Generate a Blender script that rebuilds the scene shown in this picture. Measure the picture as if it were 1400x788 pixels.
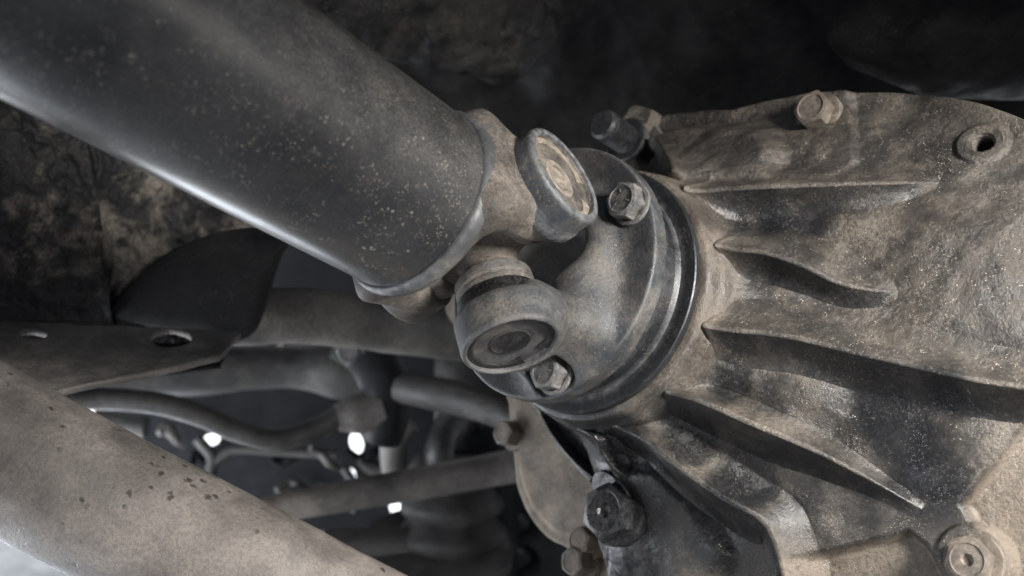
import bpy, math
import numpy as np
from mathutils import Vector, Matrix, Quaternion

# ------------------------------------------------------------------ camera, world, lights, exposure
for o in list(bpy.data.objects): bpy.data.objects.remove(o)
scene = bpy.context.scene
COL = scene.collection
F = 1300.0                                        # focal length in photo pixels (photo is 1400 wide)
cam_d = bpy.data.cameras.new('camera'); cam = bpy.data.objects.new('camera', cam_d); COL.objects.link(cam)
cam.rotation_euler = (math.radians(90), 0, 0)
cam_d.sensor_width = 36; cam_d.lens = 36 * F / 1400; cam_d.clip_start = .005; cam_d.clip_end = 60
cam_d.dof.use_dof = True; cam_d.dof.focus_distance = .43; cam_d.dof.aperture_fstop = 7.5
scene.camera = cam
scene.view_settings.view_transform = 'Standard'; scene.view_settings.look = 'None'
scene.view_settings.exposure = 0.45; scene.view_settings.gamma = 1
scene.cycles.max_bounces = 5
w = bpy.data.worlds.new('World'); scene.world = w; w.use_nodes = True
w.node_tree.nodes['Background'].inputs[0].default_value = (.75, .82, 1, 1)
w.node_tree.nodes['Background'].inputs[1].default_value = .085

def area(name, loc, target, size, power, col=(1, 1, 1), size_y=None):
    l = bpy.data.lights.new(name, 'AREA'); l.energy = power; l.color = col
    l.size = size
    if size_y: l.shape = 'RECTANGLE'; l.size_y = size_y
    o = bpy.data.objects.new(name, l); COL.objects.link(o); o.location = loc
    d = Vector(target) - Vector(loc); o.rotation_euler = d.to_track_quat('-Z', 'Y').to_euler()
    return o
k_ = area('work_lamp', (.38, .0, .15), (.13, .43, -.085), .13, 1.25, (1, .96, .91)); k_.data.spread = math.radians(68)
area('low_left_daylight', (-.62, .42, -.52), (-.12, .42, 0), .5, 11.0, (.88, .93, 1), .9)
area('far_left_daylight', (-.58, .95, -.46), (-.13, .40, .04), .65, 5.0, (.88, .93, 1), .6)
area('low_fill_lamp', (-.16, -.22, -.40), (-.15, .6, 0), .35, .5, (1, .97, .93))  # added fill from below, no visible source; lifts the left plate
k_ = area('fill_lamp', (.25, -.35, -.25), (.05, .5, -.02), .3, .22, (.95, .97, 1)); k_.data.spread = math.radians(110)

# ------------------------------------------------------------------ frames measured from the photograph
def P(px, py, d): return np.array([(px - 700) / F * d, d, -(py - 394) / F * d])
Cc = np.array([.0166, .4709, .009])               # centre of the flange face
N = np.array([.671, .688, -.276]); N /= np.linalg.norm(N)      # gearbox axis, away from the camera
T = np.array([.626, .690, -.364]); T /= np.linalg.norm(T)      # shaft axis
A1 = np.array([.734, -.3635, .573]); A1 -= T * (A1 @ T); A1 /= np.linalg.norm(A1)
_b1 = np.cross(T, A1); A1 = math.cos(.13) * A1 + math.sin(.13) * _b1
EZ = .0060                                        # ears of the tube yoke sit this far up the shaft
A2 = np.array([.2405, -.554, -.797]); A2 -= N * (A2 @ N); A2 /= np.linalg.norm(A2)
J = Cc - N * .0459                                # centre of the joint cross
VV = A2.copy(); UU = np.cross(N, VV); UU /= np.linalg.norm(UU)
if UU[0] < 0: UU = -UU

def ray(px, py):
    return np.array([(px - 700) / F, 1, -(py - 394) / F])
def on_plane(px, py, s):
    r = ray(px, py); o = Cc + N * s; p = r * ((o @ N) / (r @ N)); d = p - o
    return d @ UU, d @ VV

# ------------------------------------------------------------------ small numpy toolkit
def hash3(i, j, k, seed):
    n = (i * 73856093) ^ (j * 19349663) ^ (k * 83492791) ^ (seed * 2654435 + 77)
    n = (n ^ (n >> 13)) * 1274126177 & 0xffffffff
    n = (n ^ (n >> 16)) & 0xffffffff
    return (n & 0xffff) / 65535.0
def vnoise(p, scale, seed=0):
    q = p * scale; i = np.floor(q).astype(np.int64); f = q - i; f = f * f * (3 - 2 * f)
    r = 0
    for dx in (0, 1):
        for dy in (0, 1):
            for dz in (0, 1):
                wgt = (f[:, 0] if dx else 1 - f[:, 0]) * (f[:, 1] if dy else 1 - f[:, 1]) * (f[:, 2] if dz else 1 - f[:, 2])
                r = r + wgt * hash3(i[:, 0] + dx, i[:, 1] + dy, i[:, 2] + dz, seed)
    return r * 2 - 1
def fbm(p, scale, octv=4, seed=0):
    a = 1; r = 0; t = 0
    for o in range(octv):
        r = r + a * vnoise(p, scale * 2.03 ** o, seed + o); t += a; a *= .5
    return r / t
def sstep(a, b, x):
    t = np.clip((x - a) / (b - a), 0, 1); return t * t * (3 - 2 * t)

def make_mesh(name, verts, faces, mat, parent=None, smooth=True, attrs=None, angle=None):
    me = bpy.data.meshes.new(name)
    verts = np.asarray(verts, dtype=np.float64)
    if isinstance(faces, np.ndarray):
        me.vertices.add(len(verts)); me.vertices.foreach_set('co', verts.ravel())
        k = faces.shape[1]; me.loops.add(faces.size); me.polygons.add(len(faces))
        me.loops.foreach_set('vertex_index', faces.ravel().astype(np.int32))
        me.polygons.foreach_set('loop_start', np.arange(0, faces.size, k, dtype=np.int32))
        me.update(calc_edges=True); me.validate()
    else:
        me.from_pydata([tuple(v) for v in verts], [], faces); me.update()
    if attrs:
        for kk, vv in attrs.items():
            a = me.attributes.new(kk, 'FLOAT', 'POINT'); a.data.foreach_set('value', np.asarray(vv, dtype=np.float32))
    if smooth:
        me.polygons.foreach_set('use_smooth', np.ones(len(me.polygons), dtype=bool))
        if angle: me.set_sharp_from_angle(angle=math.radians(angle))
    me.materials.append(mat)
    o = bpy.data.objects.new(name, me); COL.objects.link(o)
    if parent: o.parent = parent
    return o
def frame(origin, z, x=None):
    z = np.asarray(z, float); z = z / np.linalg.norm(z)
    if x is None: x = np.array([0, 0, 1.]) if abs(z[2]) < .9 else np.array([1., 0, 0])
    x = np.asarray(x, float); x = x - z * (x @ z); x /= np.linalg.norm(x); y = np.cross(z, x)
    M = Matrix(((x[0], y[0], z[0], origin[0]), (x[1], y[1], z[1], origin[1]), (x[2], y[2], z[2], origin[2]), (0, 0, 0, 1)))
    return M
def thing(name, label, cat, M=None, group=None):
    o = bpy.data.objects.new(name, None); COL.objects.link(o); o.empty_display_size = .01
    if M is not None: o.matrix_world = M
    o['label'] = label; o['category'] = cat
    if group: o['group'] = group
    return o
def tag(o, label=None, cat=None, group=None, kind=None):
    for k, v in (('label', label), ('category', cat), ('group', group), ('kind', kind)):
        if v: o[k] = v
    return o
def lathe(name, prof, mat, parent=None, seg=128, M=None, a0=0, a1=2 * math.pi, wob=0, angle=32):
    """revolve (z, r) about local z"""
    full = a1 - a0 > 6.28
    th = np.linspace(a0, a1, seg, endpoint=not full)
    pr = np.array(prof, float); n = len(pr)
    R = pr[None, :, 1] * np.ones((seg, 1)); Z = pr[None, :, 0] * np.ones((seg, 1))
    v = np.stack([R * np.cos(th)[:, None], R * np.sin(th)[:, None], Z], 2).reshape(-1, 3)
    if wob: v = v + v * 0 + np.stack([fbm(v + 3, 90, 3, 5), fbm(v + 9, 90, 3, 6), fbm(v + 15, 90, 3, 7)], 1) * wob
    f = []
    for i in range(seg if full else seg - 1):
        j = (i + 1) % seg
        for k in range(n - 1):
            f.append((i * n + k, j * n + k, j * n + k + 1, i * n + k + 1))
    o = make_mesh(name, v, np.array(f), mat, parent, angle=angle)
    if M is not None: o.matrix_local = M
    return o
def hexhead(name, ac, h, mat, parent, M=None, dimple=0.0, seg=6):
    """hex bolt head: chamfered top, optional centre dimple, shallow raised grade marks"""
    v = []; f = []; r = ac / 2; n = 48
    ang = np.linspace(0, 2 * np.pi, n, endpoint=False)
    hr = r * math.cos(math.pi / 6) / np.cos((ang + math.pi / 6) % (math.pi / 3) - math.pi / 6)
    cr = r * .80
    rings = [(hr, 0 * ang), (hr, h - (hr - cr) * .42), (np.minimum(hr, cr), h + 0 * ang),
             (0 * ang + cr * .9, h + .0003 + 0 * ang), (0 * ang + cr * .84, h - .0002 + 0 * ang), (0 * ang + cr * .35, h - .0002 + 0 * ang),
             (0 * ang + cr * .26, h - .0002 - dimple + 0 * ang), (0 * ang + cr * .02, h - .0002 - dimple * 1.3 + 0 * ang)]
    for R, Z in rings: v.append(np.stack([R * np.cos(ang), R * np.sin(ang), Z], 1))
    v = np.concatenate(v); v[:, 2] += np.where(v[:, 2] > h - .0012, fbm(v, 420, 3, 3) * .00025, 0)
    for k in range(len(rings) - 1):
        for i in range(n):
            j = (i + 1) % n; f.append((k * n + i, k * n + j, (k + 1) * n + j, (k + 1) * n + i))
    o = make_mesh(name, v, np.array(f), mat, parent, angle=28)
    if M is not None: o.matrix_local = M
    return o
def sweep(name, pts, rad, mat, parent=None, seg=40, sub=8, disp=0, dscale=60, caps=True, flat=None):
    """tube along a smooth path; rad may be a list; flat squashes one axis"""
    pts = np.array(pts, float); n = len(pts); rad = np.array(rad if hasattr(rad, '__len__') else [rad] * n, float)
    path = []; rr = []
    for i in range(n - 1):
        p0 = pts[max(i - 1, 0)]; p1 = pts[i]; p2 = pts[i + 1]; p3 = pts[min(i + 2, n - 1)]
        for k in range(sub):
            t = k / sub
            path.append(.5 * ((2 * p1) + (-p0 + p2) * t + (2 * p0 - 5 * p1 + 4 * p2 - p3) * t * t + (-p0 + 3 * p1 - 3 * p2 + p3) * t ** 3))
            s = t * t * (3 - 2 * t); rr.append(rad[i] * (1 - s) + rad[i + 1] * s)
    path.append(pts[-1]); rr.append(rad[-1]); path = np.array(path); rr = np.array(rr)
    tan = np.gradient(path, axis=0); tan /= np.linalg.norm(tan, axis=1)[:, None]
    up = np.array([0, -1., .2]); th = np.linspace(0, 2 * np.pi, seg, endpoint=False)
    V = []; Nn = []
    for p, t_, r in zip(path, tan, rr):
        x = np.cross(up, t_); x /= np.linalg.norm(x); y = np.cross(t_, x)
        d = np.cos(th)[:, None] * x + np.sin(th)[:, None] * y * (flat if flat else 1)
        V.append(p + r * d); Nn.append(d)
    m = len(V); V = np.concatenate(V); Nn = np.concatenate(Nn)
    if disp: V = V + Nn * (fbm(V, dscale, 5, 11) * disp)[:, None]
    f = []
    for i in range(m - 1):
        for k in range(seg):
            l = (k + 1) % seg; f.append((i * seg + k, i * seg + l, (i + 1) * seg + l, (i + 1) * seg + k))
    if caps:
        V = np.concatenate([V, path[:1], path[-1:]]); a = len(V) - 2
        for k in range(seg):
            l = (k + 1) % seg; f.append((a, a, l, k)); f.append((a + 1, a + 1, (m - 1) * seg + k, (m - 1) * seg + l))
        f = [tuple(dict.fromkeys(q)) for q in f]
        return make_mesh(name, V, f, mat, parent, angle=50)
    return make_mesh(name, V, np.array(f), mat, parent)
def surface_nets(fn, lo, hi, step):
    lo = np.array(lo, float); n = np.ceil((np.array(hi) - lo) / step).astype(int) + 1
    g = [lo[i] + step * np.arange(n[i]) for i in range(3)]
    X, Y, Z = np.meshgrid(*g, indexing='ij'); D = fn(X, Y, Z)
    S = D < 0
    c = [S[i:n[0] - 1 + i, j:n[1] - 1 + j, k:n[2] - 1 + k] for i in (0, 1) for j in (0, 1) for k in (0, 1)]
    cnt = sum(a.astype(np.int8) for a in c); act = (cnt > 0) & (cnt < 8)
    idx = -np.ones(act.shape, int); cells = np.argwhere(act); idx[act] = np.arange(len(cells))
    acc = np.zeros((len(cells), 3)); num = np.zeros(len(cells))
    corners = [(i, j, k) for i in (0, 1) for j in (0, 1) for k in (0, 1)]
    for a in corners:
        for b in corners:
            if sum(b) - sum(a) == 1 and all(y >= x for x, y in zip(a, b)):
                da = D[cells[:, 0] + a[0], cells[:, 1] + a[1], cells[:, 2] + a[2]]
                db = D[cells[:, 0] + b[0], cells[:, 1] + b[1], cells[:, 2] + b[2]]
                m = (da < 0) != (db < 0); t = np.where(m, da / np.where(m, da - db, 1), 0)
                p = np.array(a) + t[:, None] * (np.array(b) - np.array(a))
                acc += p * m[:, None]; num += m
    V = lo + (cells + acc / num[:, None]) * step
    faces = []
    for ax in range(3):
        s0 = [slice(None)] * 3; s1 = [slice(None)] * 3; s0[ax] = slice(0, -1); s1[ax] = slice(1, None)
        A = S[tuple(s0)]; B = S[tuple(s1)]; E = np.argwhere(A != B)
        b, c_ = [(1, 2), (2, 0), (0, 1)][ax]
        E = E[(E[:, b] > 0) & (E[:, c_] > 0) & (E[:, b] < n[b] - 1) & (E[:, c_] < n[c_] - 1)]
        inside = A[E[:, 0], E[:, 1], E[:, 2]]
        def at(db, dc):
            q = E.copy(); q[:, b] -= db; q[:, c_] -= dc; return idx[q[:, 0], q[:, 1], q[:, 2]]
        q = np.stack([at(1, 1), at(0, 1), at(0, 0), at(1, 0)], 1)
        q[~inside] = q[~inside][:, ::-1]; faces.append(q)
    faces = np.concatenate(faces)
    for it in range(2):                          # light smoothing
        s = np.zeros_like(V); cn = np.zeros(len(V))
        for k in range(4):
            a, b = faces[:, k], faces[:, (k + 1) % 4]
            np.add.at(s, a, V[b]); np.add.at(cn, a, 1); np.add.at(s, b, V[a]); np.add.at(cn, b, 1)
        V = V * .5 + .5 * s / np.maximum(cn, 1)[:, None]
    return V, faces
def smin(a, b, k):
    h = np.clip(.5 + .5 * (b - a) / k, 0, 1); return b * (1 - h) + a * h - k * h * (1 - h)
def smax(a, b, k): return -smin(-a, -b, k)
def box(x, y, z, c, h, r=0):
    q = [np.abs(x - c[0]) - h[0] + r, np.abs(y - c[1]) - h[1] + r, np.abs(z - c[2]) - h[2] + r]
    return np.sqrt(sum(np.maximum(a, 0) ** 2 for a in q)) + np.minimum(np.maximum(np.maximum(q[0], q[1]), q[2]), 0) - r
def cyl(rad, ax, R, a, b, r=.001):
    d1 = rad - R + r; d2 = np.maximum(a - ax, ax - b) + r
    return np.minimum(np.maximum(d1, d2), 0) + np.sqrt(np.maximum(d1, 0) ** 2 + np.maximum(d2, 0) ** 2) - r

# ------------------------------------------------------------------ materials
def material(name, base, dust, amount=.5, dscale=30, rough=(.4, .75), speck=.35, speck_col=(.42, .38, .33), spec_scale=900,
             bump=.25, bscale=700, metal=0.0, wear=0.0, wear_col=(.30, .31, .32), oil=False, coat=0.0, contrast=.12, fine=.5, pits=0.0, upper=0.0, dirs=None, spec=.5):
    m = bpy.data.materials.new(name); m.use_nodes = True; nt = m.node_tree; nd = nt.nodes; ln = nt.links
    b = nd['Principled BSDF']
    tc = nd.new('ShaderNodeTexCoord'); geo = nd.new('ShaderNodeNewGeometry')
    def noise(s, det=6, r=.6, off=0, dist=0):
        n = nd.new('ShaderNodeTexNoise'); n.inputs['Scale'].default_value = s; n.inputs['Detail'].default_value = det
        n.inputs['Roughness'].default_value = r; n.inputs['Distortion'].default_value = dist
        mp = nd.new('ShaderNodeMapping'); mp.inputs['Location'].default_value = (off, off * .7, off * 1.3)
        ln.new(tc.outputs['Object'], mp.inputs[0]); ln.new(mp.outputs[0], n.inputs['Vector']); return n.outputs['Fac']
    def ramp(v, a, c, lo=0., hi=1.):
        n = nd.new('ShaderNodeMapRange'); n.interpolation_type = 'SMOOTHSTEP'
        n.inputs[1].default_value = a; n.inputs[2].default_value = c; n.inputs[3].default_value = lo; n.inputs[4].default_value = hi
        ln.new(v, n.inputs[0]); return n.outputs[0]
    def mth(op, a, c=None, cl=False):
        n = nd.new('ShaderNodeMath'); n.operation = op; n.use_clamp = cl
        for i, q in enumerate((a, c)):
            if q is None: continue
            if isinstance(q, (int, float)): n.inputs[i].default_value = q
            else: ln.new(q, n.inputs[i])
        return n.outputs[0]
    def mix(fac, a, c):
        n = nd.new('ShaderNodeMix'); n.data_type = 'RGBA'
        if isinstance(fac, (int, float)): n.inputs[0].default_value = fac
        else: ln.new(fac, n.inputs[0])
        for i, q in ((6, a), (7, c)):
            if isinstance(q, tuple): n.inputs[i].default_value = (*q, 1)
            else: ln.new(q, n.inputs[i])
        return n.outputs[2]
    big = noise(dscale, 7, .62, 0, .4); mid = noise(dscale * 5.3, 6, .65, 3)
    grit = noise(bscale, 4, .65, 5)
    d = mth('ADD', mth('MULTIPLY', big, .62), mth('MULTIPLY', mid, .38))
    t0 = .5 + (.5 - amount) * .32
    d = ramp(d, t0 - contrast, t0 + contrast)
    if dirs is not None:      # dust, stronger where the normal faces a set direction
        vm = nd.new('ShaderNodeVectorMath'); vm.operation = 'DOT_PRODUCT'
        ln.new(geo.outputs['Normal'], vm.inputs[0]); vm.inputs[1].default_value = dirs[0]
        k = ramp(vm.outputs['Value'], dirs[1], dirs[2], dirs[3], dirs[4]); d = mth('MULTIPLY', d, k, True)
    grain = noise(bscale * 3.1, 3, .7, 41)
    gd = mth('MULTIPLY', d, mth('MULTIPLY', ramp(grit, .36, .58, 1 - fine, 1.), ramp(grain, .36, .56, 1 - fine * .9, 1.15)), True)
    col = mix(gd, base, dust)
    # tone drift
    hs = nd.new('ShaderNodeHueSaturation'); ln.new(col, hs.inputs['Color'])
    ln.new(ramp(noise(dscale * 1.7, 3, .5, 9), .3, .7, .72, 1.3), hs.inputs['Value']); col = hs.outputs[0]
    if wear:
        pt = ramp(geo.outputs['Pointiness'], .515, .58); pt = mth('MULTIPLY', pt, ramp(mid, .35, .6, .25, 1))
        col = mix(mth('MULTIPLY', pt, wear), col, wear_col)
    # grains
    vo = nd.new('ShaderNodeTexVoronoi'); vo.inputs['Scale'].default_value = spec_scale; ln.new(tc.outputs['Object'], vo.inputs['Vector'])
    sz = noise(spec_scale * .35, 2, .5, 12)
    g = mth('MULTIPLY', ramp(vo.outputs['Distance'], .18, .34, 1, 0), ramp(sz, .52, .66))
    g = mth('MULTIPLY', g, ramp(noise(dscale * 2.1, 5, .6, 21), .42, .6, .15, 1))
    col = mix(mth('MULTIPLY', g, speck, True), col, speck_col)
    v2 = nd.new('ShaderNodeTexVoronoi'); v2.inputs['Scale'].default_value = spec_scale * 2.6; ln.new(tc.outputs['Object'], v2.inputs['Vector'])
    g2 = mth('MULTIPLY', ramp(v2.outputs['Distance'], .22, .42, 1, 0), ramp(noise(spec_scale * .9, 3, .6, 17), .50, .62)); g2 = mth('MULTIPLY', g2, ramp(noise(dscale * 3.3, 5, .6, 27), .44, .6, .2, 1))
    col = mix(mth('MULTIPLY', g2, min(1, speck * .9), True), col, speck_col)
    r = ramp(gd, 0, 1, rough[0], rough[1])
    r = mth('ADD', r, ramp(mid, .3, .7, -.08, .08))
    if oil:
        at = nd.new('ShaderNodeAttribute'); at.attribute_name = 'oil'  # mask of oil and other darker areas of the casting
        of = mth('ADD', at.outputs['Fac'], mth('MULTIPLY', mth('SUBTRACT', mid, .5), .9)); of = mth('MULTIPLY', ramp(of, .3, .75), ramp(at.outputs['Fac'], .02, .2))
        ocol = mix(ramp(grit, .55, .75), (.009, .010, .0115), (.030, .031, .031)); col = mix(mth('MULTIPLY', of, .94), col, ocol); col = mix(mth('MULTIPLY', mth('MULTIPLY', of, g2), .5), col, (.30, .29, .27))  # pale specks in the colour stand in for sparkle on the oil
        r = mth('MULTIPLY', r, ramp(of, 0, 1, 1, .68))
        br = nd.new('ShaderNodeAttribute'); br.attribute_name = 'tan'
        col = mix(mth('MULTIPLY', br.outputs['Fac'], ramp(grit, .3, .6, .25, .6)), col, (.20, .162, .125))
    if pits:
        vp = nd.new('ShaderNodeTexVoronoi'); vp.inputs['Scale'].default_value = 160; dn = nd.new('ShaderNodeTexNoise'); dn.inputs['Scale'].default_value = 420; ln.new(tc.outputs['Object'], dn.inputs['Vector'])
        dm = nd.new('ShaderNodeVectorMath'); dm.operation = 'MULTIPLY_ADD'; ln.new(dn.outputs['Color'], dm.inputs[0]); dm.inputs[1].default_value = (.0026,) * 3; ln.new(tc.outputs['Object'], dm.inputs[2]); ln.new(dm.outputs[0], vp.inputs['Vector'])
        pm = mth('MULTIPLY', ramp(mth('ADD', vp.outputs['Distance'], ramp(noise(120, 2, .5, 33), .3, .7, -.10, .18)), .14, .30, 1, 0), ramp(noise(28, 3, .5, 30), .54, .62)); col = mix(mth('MULTIPLY', pm, .8), col, (.03, .025, .02))
    ln.new(col, b.inputs['Base Color']); ln.new(r, b.inputs['Roughness'])
    b.inputs['Specular IOR Level'].default_value = spec; b.inputs['Metallic'].default_value = metal; b.inputs['Coat Weight'].default_value = coat; b.inputs['Coat Roughness'].default_value = .25
    h = mth('ADD', mth('MULTIPLY', grit, .6), mth('ADD', mth('MULTIPLY', mid, .9), mth('MULTIPLY', g, .5)))
    h = mth('ADD', h, mth('ADD', mth('MULTIPLY', gd, .4), mth('ADD', mth('MULTIPLY', grain, .35), mth('MULTIPLY', g2, .3))))
    if pits: h = mth('SUBTRACT', h, mth('MULTIPLY', pm, 1.2))
    bp = nd.new('ShaderNodeBump'); bp.inputs['Strength'].default_value = bump; bp.inputs['Distance'].default_value = .0012
    if oil: ln.new(ramp(of, 0, 1, bump, bump * .45), bp.inputs['Strength'])
    ln.new(h, bp.inputs['Height']); ln.new(bp.outputs[0], b.inputs['Normal'])
    return m
TAN = (.255, .215, .178)
M_tube = material('black_shaft_paint', (.018, .020, .023), (.135, .128, .116), .50, 13, (.36, .55), .6, (.38, .35, .30), 460, .08, 900, coat=.9, contrast=.30, fine=.6, dirs=((.45, -.35, .82), .15, .98, .35, 1.25))
M_bead = material('weld_steel', (.085, .088, .092), (.18, .165, .145), .25, 40, (.4, .7), .3, bump=.25, bscale=500)
M_yoke = material('dusty_forging', (.040, .042, .045), (.21, .178, .145), .58, 42, (.42, .75), .5, (.42, .36, .29), 700, .42, 620, wear=.35, contrast=.22)
M_flange = material('grey_forging', (.030, .036, .044), (.155, .138, .116), .36, 34, (.42, .72), .4, (.42, .37, .30), 800, .34, 700, wear=.35, contrast=.26)
M_machined = material('machined_black_steel', (.011, .0125, .015), (.05, .047, .042), .10, 40, (.42, .65), .45, (.40, .32, .22), 900, .16, 900, wear=.6, contrast=.14)
M_machined_ear = material('worn_ear_steel', (.045, .050, .056), (.14, .125, .11), .2, 60, (.33, .7), .4, (.42, .36, .29), 800, .3, 600, wear=.7, contrast=.15)
M_cap_tan = material('dust_filled_cap', (.18, .155, .13), (.28, .24, .195), .75, 160, (.5, .8), .2, bump=.45, bscale=900, wear=.3)
M_cup_tan = material('brown_bearing_cup', (.035, .030, .026), (.13, .105, .08), .5, 160, (.5, .8), .2, bump=.4, bscale=900)  # darker brown than pads and centre, so the cap grooves stand out
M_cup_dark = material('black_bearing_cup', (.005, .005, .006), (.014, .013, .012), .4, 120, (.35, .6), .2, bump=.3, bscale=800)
M_cap_dark = material('black_cap', (.013, .014, .016), (.040, .037, .034), .4, 80, (.4, .7), .2, bump=.4, bscale=800, wear=.25, wear_col=(.12, .12, .12))
M_bolt = material('bolt_steel', (.060, .063, .066), (.17, .15, .13), .5, 150, (.36, .7), .45, bump=.5, bscale=700, metal=.2, wear=.5)
M_bolt_dusty = material('dusty_bolt', (.08, .07, .06), (.19, .16, .13), .62, 90, (.5, .85), .3, bump=.4, bscale=800)
M_oilbolt = material('oily_bolt', (.014, .015, .017), (.04, .04, .04), .35, 200, (.10, .25), .2, (.4, .4, .4), 1200, .22, 420)
M_stud = material('black_stud', (.010, .011, .013), (.035, .034, .032), .3, 100, (.35, .55), .3, bump=.1, bscale=600, wear=.12)
M_stud_dusty = material('dusty_stud', (.03, .03, .03), (.11, .10, .085), .5, 100, (.35, .7), .3, bump=.3, bscale=600, wear=.5)
M_rail = material('underseal_mud', (.014, .014, .014), (.075, .068, .06), .45, 12, (.5, .9), .7, (.2, .19, .17), 300, 1.0, 200, contrast=.10, spec=.25)
M_cast = material('dusty_cast_alloy', (.032, .030, .028), (.205, .176, .142), .36, 15, (.36, .72), .8, (.46, .41, .35), 780, .70, 420, wear=.12, wear_col=(.33, .28, .22), oil=True, contrast=.17)
M_rim = material('tan_cast_flange', (.12, .10, .08), (.28, .23, .18), .7, 30, (.5, .85), .35, (.42, .36, .28), 600, .6, 480)
M_pipe = material('dusty_pipe_steel', (.11, .100, .092), (.29, .26, .235), .62, 18, (.42, .72), .25, (.38, .33, .29), 500, .35, 520, contrast=.2, pits=1)
M_mud = material('caked_mud', (.014, .014, .014), (.33, .29, .245), .40, 12, (.5, .95), .5, (.34, .3, .25), 420, 1.0, 230, contrast=.055)
M_sub = material('crossmember_paint', (.085, .082, .078), (.30, .275, .245), .5, 12, (.45, .8), .3, bump=.5, bscale=300, contrast=.2)
M_dark = material('dark_underseal', (.007, .007, .0075), (.032, .030, .028), .40, 9, (.5, .9), .3, (.10, .095, .085), 260, .35, 160, contrast=.25, spec=.12)
M_black = material('black_plastic', (.010, .011, .013), (.026, .026, .027), .4, 8, (.5, .75), .1, bump=.15, bscale=300, spec=.25)
M_flap = material('dusty_black_shield', (.012, .013, .015), (.05, .047, .043), .45, 14, (.5, .85), .5, (.16, .14, .12), 500, .3, 300, contrast=.25, spec=.3)
M_boot = material('dusty_rubber_boot', (.022, .022, .023), (.085, .080, .074), .55, 14, (.5, .8), .3, bump=.3, bscale=260, contrast=.25, spec=.3)
M_backdrop = material('dusty_backdrop', (.012, .014, .018), (.024, .025, .028), .5, 5, (.6, .9), .1, bump=.15, bscale=200, spec=.3)
M_arm = material('suspension_steel', (.05, .05, .052), (.15, .14, .125), .5, 14, (.4, .7), .2, bump=.35, bscale=260, contrast=.2)
M_rod = material('rod_steel', (.09, .085, .08), (.22, .20, .18), .6, 14, (.35, .6), .1, bump=.2, bscale=260)
M_floor = material('concrete_floor', (.20, .21, .22), (.27, .28, .29), .5, 3, (.5, .8), 0, bump=.2, bscale=80)
M_day = bpy.data.materials.new('daylight'); M_day.use_nodes = True
_b = M_day.node_tree.nodes['Principled BSDF']; _b.inputs['Base Color'].default_value = (0, 0, 0, 1)
_b.inputs['Emission Color'].default_value = (.92, .96, 1, 1); _b.inputs['Emission Strength'].default_value = 2.2

# ------------------------------------------------------------------ setting
def patch(name, c4, nu, nv, mat, parent=None, disp=None, holes=(), thick=.004, attrs=None):
    """sheet through four corner points (tl, tr, br, bl); displaced towards the camera side; round holes; real thickness"""
    c4 = [np.array(c) for c in c4]
    u, v = np.meshgrid(np.linspace(0, 1, nu), np.linspace(0, 1, nv), indexing='ij'); u = u.ravel()[:, None]; v = v.ravel()[:, None]
    X = (c4[0] * (1 - u) + c4[1] * u) * (1 - v) + (c4[3] * (1 - u) + c4[2] * u) * v
    n = np.cross(c4[1] - c4[0], c4[3] - c4[0]); n /= np.linalg.norm(n)
    if n[1] > 0: n = -n
    if disp is not None: X = X + n * disp(X, u[:, 0], v[:, 0])[:, None]
    i, j = np.meshgrid(np.arange(nu - 1), np.arange(nv - 1), indexing='ij'); a = (i * nv + j).ravel()
    f = np.stack([a, a + nv, a + nv + 1, a + 1], 1)
    if holes:
        cen = X[f].mean(1); keep = np.ones(len(f), bool)
        for (h, r1, r2, ang) in holes:
            d = cen - h; e1 = np.array([math.cos(ang), 0, math.sin(ang)]); e2 = np.cross(e1, n); x = d @ e1; y = d @ e2
            keep &= (x / r1) ** 2 + (y / r2) ** 2 > 1
            
        f = f[keep]
    o = make_mesh(name, X, f, mat, parent)
    if thick:
        md = o.modifiers.new('thickness', 'SOLIDIFY'); md.thickness = thick; md.offset = -1 if (n @ np.array(o.data.polygons[0].normal)) > 0 else 1
    return o
fl = patch('ground', [(-3, 2.05, -.50), (3, 2.05, -.50), (3, -.5, -.50), (-3, -.5, -.50)], 3, 3, M_floor, thick=0); tag(fl, kind='structure')
day = patch('sky', [(-3, 2, 2), (3, 2, 2), (3, 2, -.5), (-3, 2, -.5)], 2, 2, M_day, thick=0); tag(day, kind='structure')

# floor pan of the car: dark, caked with underseal, above and behind everything
def d_pan(X, u, v):
    return fbm(X, 5, 3, 2) * .05 + fbm(X, 26, 3, 8) * .005
pan = patch('underbody_panel', [P(-500, -500, .72), P(2100, -700, .70), P(2000, 300, .98), P(-300, 300, .98)], 420, 200, M_dark, disp=d_pan, thick=.01)
tag(pan, 'black underseal caked floor pan of the car above the gearbox', 'car underbody')
# ---- muddy lump at top centre: rough frame rail behind the shaft
def rail():
    def fn(x, y, z):
        p = np.stack([x.ravel(), y.ravel(), z.ravel()], 1)
        c1 = P(420, -60, .62); c2 = P(690, 40, .70)
        ab = c2 - c1; t = np.clip(((p - c1) @ ab) / (ab @ ab), 0, 1); d = np.linalg.norm(p - (c1 + t[:, None] * ab), axis=1) - (.055 - .018 * t)
        d2 = np.linalg.norm((p - P(600, -60, .66)) * np.array([.55, 1, 1]), axis=1) - .045
        d = smin(d, d2, .03)
        d += fbm(p, 30, 4, 4) * .012 + fbm(p, 130, 3, 9) * .0055
        return d.reshape(x.shape)
    lo = P(300, 180, .55); 
    return surface_nets(fn, (-.22, .52, .08), (.06, .80, .32), .0035)
V, Fc = rail(); o = make_mesh('frame_rail', V, Fc, M_rail); tag(o, 'dark mud caked frame rail crossing behind the upper edge of the black shaft', 'frame rail')
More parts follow.
